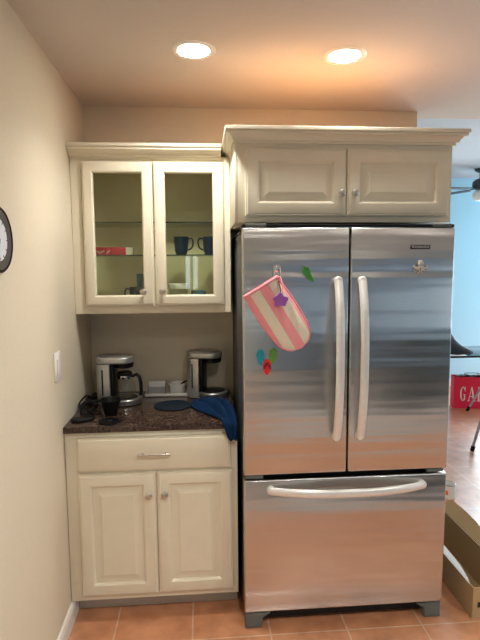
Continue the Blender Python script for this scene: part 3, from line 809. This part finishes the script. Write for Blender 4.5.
def on_flap(y, s): return (X1 + .001 + .075 * s, y, .205 + .035 * s)
flap([on_flap(y, s) for y, s in ((-.60, 0), (-.10, 0), (-.10, .95), (-.28, 1.0), (-.40, .92), (-.50, 1.0), (-.57, .75))], .004, 'flap', 'card')
flap([(X0 - .002, y, HB + dz_) if s == 0 else (X0 + .034 * s, y, HB + .004 + dz_) for y, s, dz_ in ((-.74, 0, 0), (-.70, .3, 0), (-.60, .8, 0), (-.45, 1, 0), (.2, 1, 0), (.2, 0, 0))], .002, 'white_flap', 'paper', 'white torn paper along the near rim')

t = thing('tin', (2.318, .42, 0), 'small white tin with an orange band on the floor behind the cardboard box', 'tin')
b = BM(); lathe(b, [(0, .0005), (.043, .0005), (.044, .004), (.044, .092), (.041, .096), (.040, .090), (.040, .006), (0, .006)], (2.318, .42, 0), 32); obj('body', b, 'white', t)
b = BM(); lathe(b, [(.0445, .030), (.0447, .031), (.0447, .060), (.0445, .061)], (2.318, .42, 0), 32, cap=False)
bmesh.ops.delete(b, geom=[f for f in b.faces if f.calc_center_median().x > 2.290], context='FACES')
obj('label_band', b, 'orange', t, label='orange band')
b = BM(); lathe(b, [(.041, .0965), (.0455, .0955), (.0465, .0985), (.0425, .1005), (.0405, .0985)], (2.318, .42, 0), 32, cap=False); obj('rim', b, 'steel_leg', t, label='metal rim')

# table
t = thing('dining_table', (3.7, 2.35, 0), 'dark table with splayed grey metal legs in the blue-walled room', 'table')
b = BM(); box(b, 2.95, 4.5, 2.0, 2.62, .682, .704, .006); obj('tabletop', b, 'tabletop', t)
for (fx, fy, tx, ty) in ((3.56, 2.43, 3.90, 2.36), (3.60, 2.06, 3.90, 2.16), (4.60, 2.43, 4.3, 2.36), (4.60, 2.06, 4.3, 2.16)):
    b = BM(); tube(b, [(fx + (tx - fx) * .05, fy + (ty - fy) * .05, .034), (tx, ty, .681)], .0105, 12); l = obj('leg', b, 'steel_leg', t)
    b = BM(); tube(b, [(fx, fy, .002), (fx + (tx - fx) * .07, fy + (ty - fy) * .07, .05)], .017, 12); obj('foot_cap', b, 'rubber', l)
t = thing('bag', (3.2, 2.2, .7045), 'black bag slumped on the dark table, peak at its left', 'bag')
b = BM(); rows = []
prof = [(2.98, .33), (3.10, .31), (3.18, .26), (3.25, .15), (3.32, .09), (3.38, .06), (3.44, .03)]
for k, (x, h) in enumerate(prof):
    ring = []
    for j in range(15):
        a = PI * j / 14; yy = 2.22 - .13 * math.cos(a) * (1 if k < 6 else .6)
        ring.append(b.verts.new((x, yy, .7047 + h * max(0, math.sin(a)) ** .8 * (1 + .06 * math.sin(5 * a + k)))))
    rows.append(ring)
for a, c in zip(rows, rows[1:]):
    for j in range(14): b.faces.new((a[j], a[j + 1], c[j + 1], c[j]))
    b.faces.new((a[0], c[0], c[14], a[14]))
b.faces.new(rows[0]); b.faces.new(rows[-1][::-1]); bmesh.ops.recalc_face_normals(b, faces=b.faces[:])
obj('body', b, 'slate', t)
b = BM(); tube(b, spl([(3.05, 2.10, .80), (3.12, 2.06, .735), (3.22, 2.05, .712), (3.36, 2.08, .711)]), .006, 8); obj('strap', b, 'black', t)
b = BM(); box(b, 3.00, 3.30, 2.006, 2.08, .7045, .7075); tag(obj('paper', b, 'paper', smooth=False, origin=(3.15, 2.04, .7045)), 'white sheets of paper lying in front of the black bag', 'paper')

# red shopping bag
t = thing('shopping_bag', (0, 0, 0), 'glossy red paper shopping bag with white capitals, standing by the blue wall', 'bag')
b = BM(); W_, D_, HG = .46, .13, .362
box(b, 0, W_, 0, .003, 0, HG); box(b, 0, W_, D_ - .003, D_, 0, HG); box(b, 0, .003, .003, D_ - .003, 0, HG); box(b, W_ - .003, W_, .003, D_ - .003, 0, HG); box(b, .003, W_ - .003, .003, D_ - .003, 0, .003)
bd = obj('paper_body', b, 'bagred', t, smooth=False)
b = BM()
def arcring(cx, cz, ro, ri, a0, a1, n=26):
    o_ = []; i_ = []
    for k in range(n + 1):
        a = math.radians(a0 + (a1 - a0) * k / n)
        o_.append((cx + ro[0] * math.cos(a), cz + ro[1] * math.sin(a))); i_.append((cx + ri[0] * math.cos(a), cz + ri[1] * math.sin(a)))
    for k in range(n): prism(b, [o_[k], o_[k + 1], i_[k + 1], i_[k]], -.0012, -.0002, 'XZ')
LZ, LH = .085, .165
arcring(.100, LZ + LH / 2, (.030, LH / 2), (.015, LH / 2 - .008), 40, 322)                    # G
prism(b, [(.112, LZ + .01), (.124, LZ + .01), (.124, LZ + .070), (.112, LZ + .070)], -.0012, -.0002, 'XZ')
prism(b, [(.102, LZ + .068), (.130, LZ + .068), (.130, LZ + .076), (.102, LZ + .076)], -.0012, -.0002, 'XZ')
prism(b, [(.121, LZ + LH - .055), (.126, LZ + LH - .055), (.126, LZ + LH), (.121, LZ + LH)], -.0012, -.0002, 'XZ')
ax = .195                                                                                     # A
prism(b, [(ax - .036, LZ), (ax - .029, LZ), (ax + .001, LZ + LH), (ax - .005, LZ + LH)], -.0012, -.0002, 'XZ')
prism(b, [(ax + .016, LZ), (ax + .034, LZ), (ax + .006, LZ + LH), (ax - .006, LZ + LH)], -.0014, -.0002, 'XZ')
prism(b, [(ax - .024, LZ + .050), (ax + .020, LZ + .050), (ax + .020, LZ + .057), (ax - .024, LZ + .057)], -.0010, -.0002, 'XZ')
for c_, w_ in ((ax - .032, .014), (ax + .026, .018)): prism(b, [(c_ - w_, LZ), (c_ + w_, LZ), (c_ + w_, LZ + .006), (c_ - w_, LZ + .006)], -.0013, -.0002, 'XZ')
px_ = .262                                                                                    # P
prism(b, [(px_, LZ), (px_ + .016, LZ), (px_ + .016, LZ + LH), (px_, LZ + LH)], -.0012, -.0002, 'XZ')
prism(b, [(px_ - .010, LZ), (px_ + .026, LZ), (px_ + .026, LZ + .006), (px_ - .010, LZ + .006)], -.0013, -.0002, 'XZ')
arcring(px_ + .018, LZ + LH - .044, (.032, .044), (.017, .037), -90, 90)
obj('lettering', b, 'paper', bd, smooth=False, label='white serif capitals')
for yy in (.004, D_ - .004):
    b = BM(); tube(b, spl([(.14, yy, HG - .02), (.15, yy, HG + .015), (.19, yy + .01, HG + .02), (.27, yy + .01, HG + .02), (.31, yy, HG + .015), (.32, yy, HG - .02)]), .004, 8); obj('handle', b, 'black', t)
b = BM()
for k in range(9):
    x = .03 + k * .047; prism(b, [(x, .02), (x + .05, .03), (x + .045, .10), (x + .005, .09)], HG - .04, HG + .006 + .012 * (k % 3) / 2)
obj('dark_contents', b, 'slate', t, smooth=False, label='dark contents showing over the rim')
t.location = (3.468, 2.56, .001); t.rotation_euler.z = math.radians(-12)

# metal chair mostly beyond the frame's right edge
t = thing('chair', (0, 0, 0), 'grey metal legged chair at the right frame edge, nearer than the dark table', 'chair')
b = BM(); box(b, -.20, .20, -.20, .20, .445, .475, .012, 3); obj('seat', b, 'slate', t)
b = BM(); box(b, -.19, .19, .185, .205, .62, .86, .008, 3); obj('backrest', b, 'slate', t)
for sx in (-1, 1):
    b = BM(); tube(b, [(sx * .185, .195, .476), (sx * .185, .196, .64)], .010, 10); obj('back_post', b, 'steel_leg', t)
    for sy in (-1, 1):
        b = BM(); tube(b, [(sx * .235, sy * .235, .03), (sx * .16, sy * .16, .444)], .012, 12); l = obj('leg', b, 'steel_leg', t)
        b = BM(); tube(b, [(sx * .238, sy * .238, .001), (sx * .230, sy * .230, .045)], .018, 12); obj('foot_cap', b, 'rubber', l)
t.location = (3.290, 1.225, 0); t.rotation_euler.z = math.radians(225 - 4)

# unseen floor mat and island, added to tone the fridge reflection
b = BM(); box(b, .70, 5.3, -5.2, -2.26, .0005, .010, .004)
tag(obj('added_rug', b, 'added_rug', origin=(2.0, -3.8, 0)), 'unseen grey mat added behind the camera for the fridge reflection', 'added_rug')
t = thing('added_island', (3.0, -3.0, .0105), 'unseen dark island added behind the camera for the fridge reflection', 'kitchen island')  # added out of view as a dark shape for the steel to reflect
b = BM(); box(b, 2.1, 3.9, -3.3, -2.7, .0105, .88, .004); obj('body', b, 'slate', t)
b = BM(); box(b, 2.06, 3.94, -3.34, -2.66, .8805, .915, .004); obj('top', b, 'granite', t)
# ceiling fan
FXc, FYc = 3.935, 3.0
t = thing('ceiling_fan', (FXc, FYc, H2), 'dark bladed ceiling fan with a white glass shade in the blue-walled room', 'ceiling fan')
b = BM(); lathe(b, [(.03, -.045), (.065, -.025), (.07, -.002)], (FXc, FYc, H2), 28); obj('ceiling_mount', b, 'fan_metal', t)
b = BM(); tube(b, [(FXc, FYc, H2 - .045), (FXc, FYc, H2 - .12)], .012, 12); obj('rod', b, 'fan_metal', t)
b = BM(); lathe(b, [(.04, -.245), (.07, -.235), (.09, -.20), (.085, -.15), (.05, -.12), (.015, -.115)], (FXc, FYc, H2), 32); obj('motor', b, 'fan_metal', t)
b = BM(); lathe(b, [(0, -.375), (.05, -.37), (.085, -.33), (.08, -.28), (.045, -.247), (.03, -.246)], (FXc, FYc, H2), 32); obj('lamp_shade', b, 'shade', t, label='white glass lamp shade')
for k in range(5):
    a = math.radians(186 + 72 * k); mxr = Matrix.Translation((FXc, FYc, H2 - .235)) @ Matrix.Rotation(a, 4, 'Z') @ Matrix.Rotation(math.radians(2), 4, 'X')
    b = BM(); q = BM(); box(q, .16, .56, -.055, .055, -.004, .004, .003); merge(b, q, mxr); bl = obj('blade', b, 'fan_blade', t)
    b = BM(); q = BM(); box(q, .07, .20, -.018, .018, .0045, .012, .002); merge(b, q, mxr); obj('bracket', b, 'black', bl)

# ------------------------------------------------------------------ light
def area(name, loc, rot, sx, sy, col, e):
    l = bpy.data.lights.new(name, 'AREA'); l.shape = 'RECTANGLE'; l.size = sx; l.size_y = sy; l.color = col; l.energy = e
    o = bpy.data.objects.new(name, l); COL.objects.link(o); o.location = loc; o.rotation_euler = rot; return o
DAY = (.80, .91, 1.0)
area('daylight_dining', (XR + .2, 1.8, 1.5), (0, PI / 2, 0), 1.6, 2.6, DAY, 94)
area('daylight_glass_door', (5.16, YB + .3, 1.09), (-PI / 2, 0, 0), 1.4, 2.1, DAY, 330)
area('daylight_side', (XR + .2, -3.45, 1.5), (0, PI / 2, 0), 1.2, 1.7, DAY, 22)
area('daylight_slit', (.48, YF - .2, 1.55), (-PI / 2, 0, PI), .28, .6, (.72, .90, 1), 3.2)
area('daylight_front_side', (3.7, YF - .2, 1.35), (-PI / 2, 0, PI), 1.6, 1.1, (.66, .84, 1), 2)
for x, y, e in ((.597, -.715, 47), (1.213, -.702, 58), (.9, -2.5, 108), (2.6, -2.3, 112), (1.6, -4.0, 25)):
    l = bpy.data.lights.new('lamp_beam', 'SPOT'); l.energy = e; l.spot_size = math.radians(138); l.spot_blend = .75; l.shadow_soft_size = .05; l.color = (.97, 1, .97)
    o = bpy.data.objects.new('lamp_beam', l); COL.objects.link(o); o.location = (x, y, H - .012)
w = bpy.data.worlds.new('World'); sc.world = w; w.use_nodes = True
bg = w.node_tree.nodes['Background']
bg.inputs[0].default_value = (.62, .82, 1, 1); bg.inputs[1].default_value = .36

# ------------------------------------------------------------------ camera
R = Vector((0.99682823, -0.07922932, -0.00749661)); U = Vector((0.01543939, 0.10011919, 0.99485565)); F = Vector((0.07807118, 0.99181594, -0.10102489))
cam = bpy.data.cameras.new('camera'); co = bpy.data.objects.new('camera', cam); COL.objects.link(co)
m4 = Matrix((R, U, -F)).transposed().to_4x4(); m4.translation = Vector((.6094, -2.8071, 1.5955)); co.matrix_world = m4
cam.sensor_fit = 'VERTICAL'; cam.sensor_height = 24; cam.lens = 24 * 499.48 / 640; cam.clip_start = .02
sc.camera = co
sc.view_settings.view_transform = 'Standard'; sc.view_settings.look = 'None'; sc.view_settings.gamma = 1
sc.view_settings.use_curve_mapping = False; sc.view_settings.exposure = .06
sc.cycles.use_denoising = True; sc.cycles.max_bounces = 10; sc.cycles.transparent_max_bounces = 16
sc.cycles.sample_clamp_indirect = 8
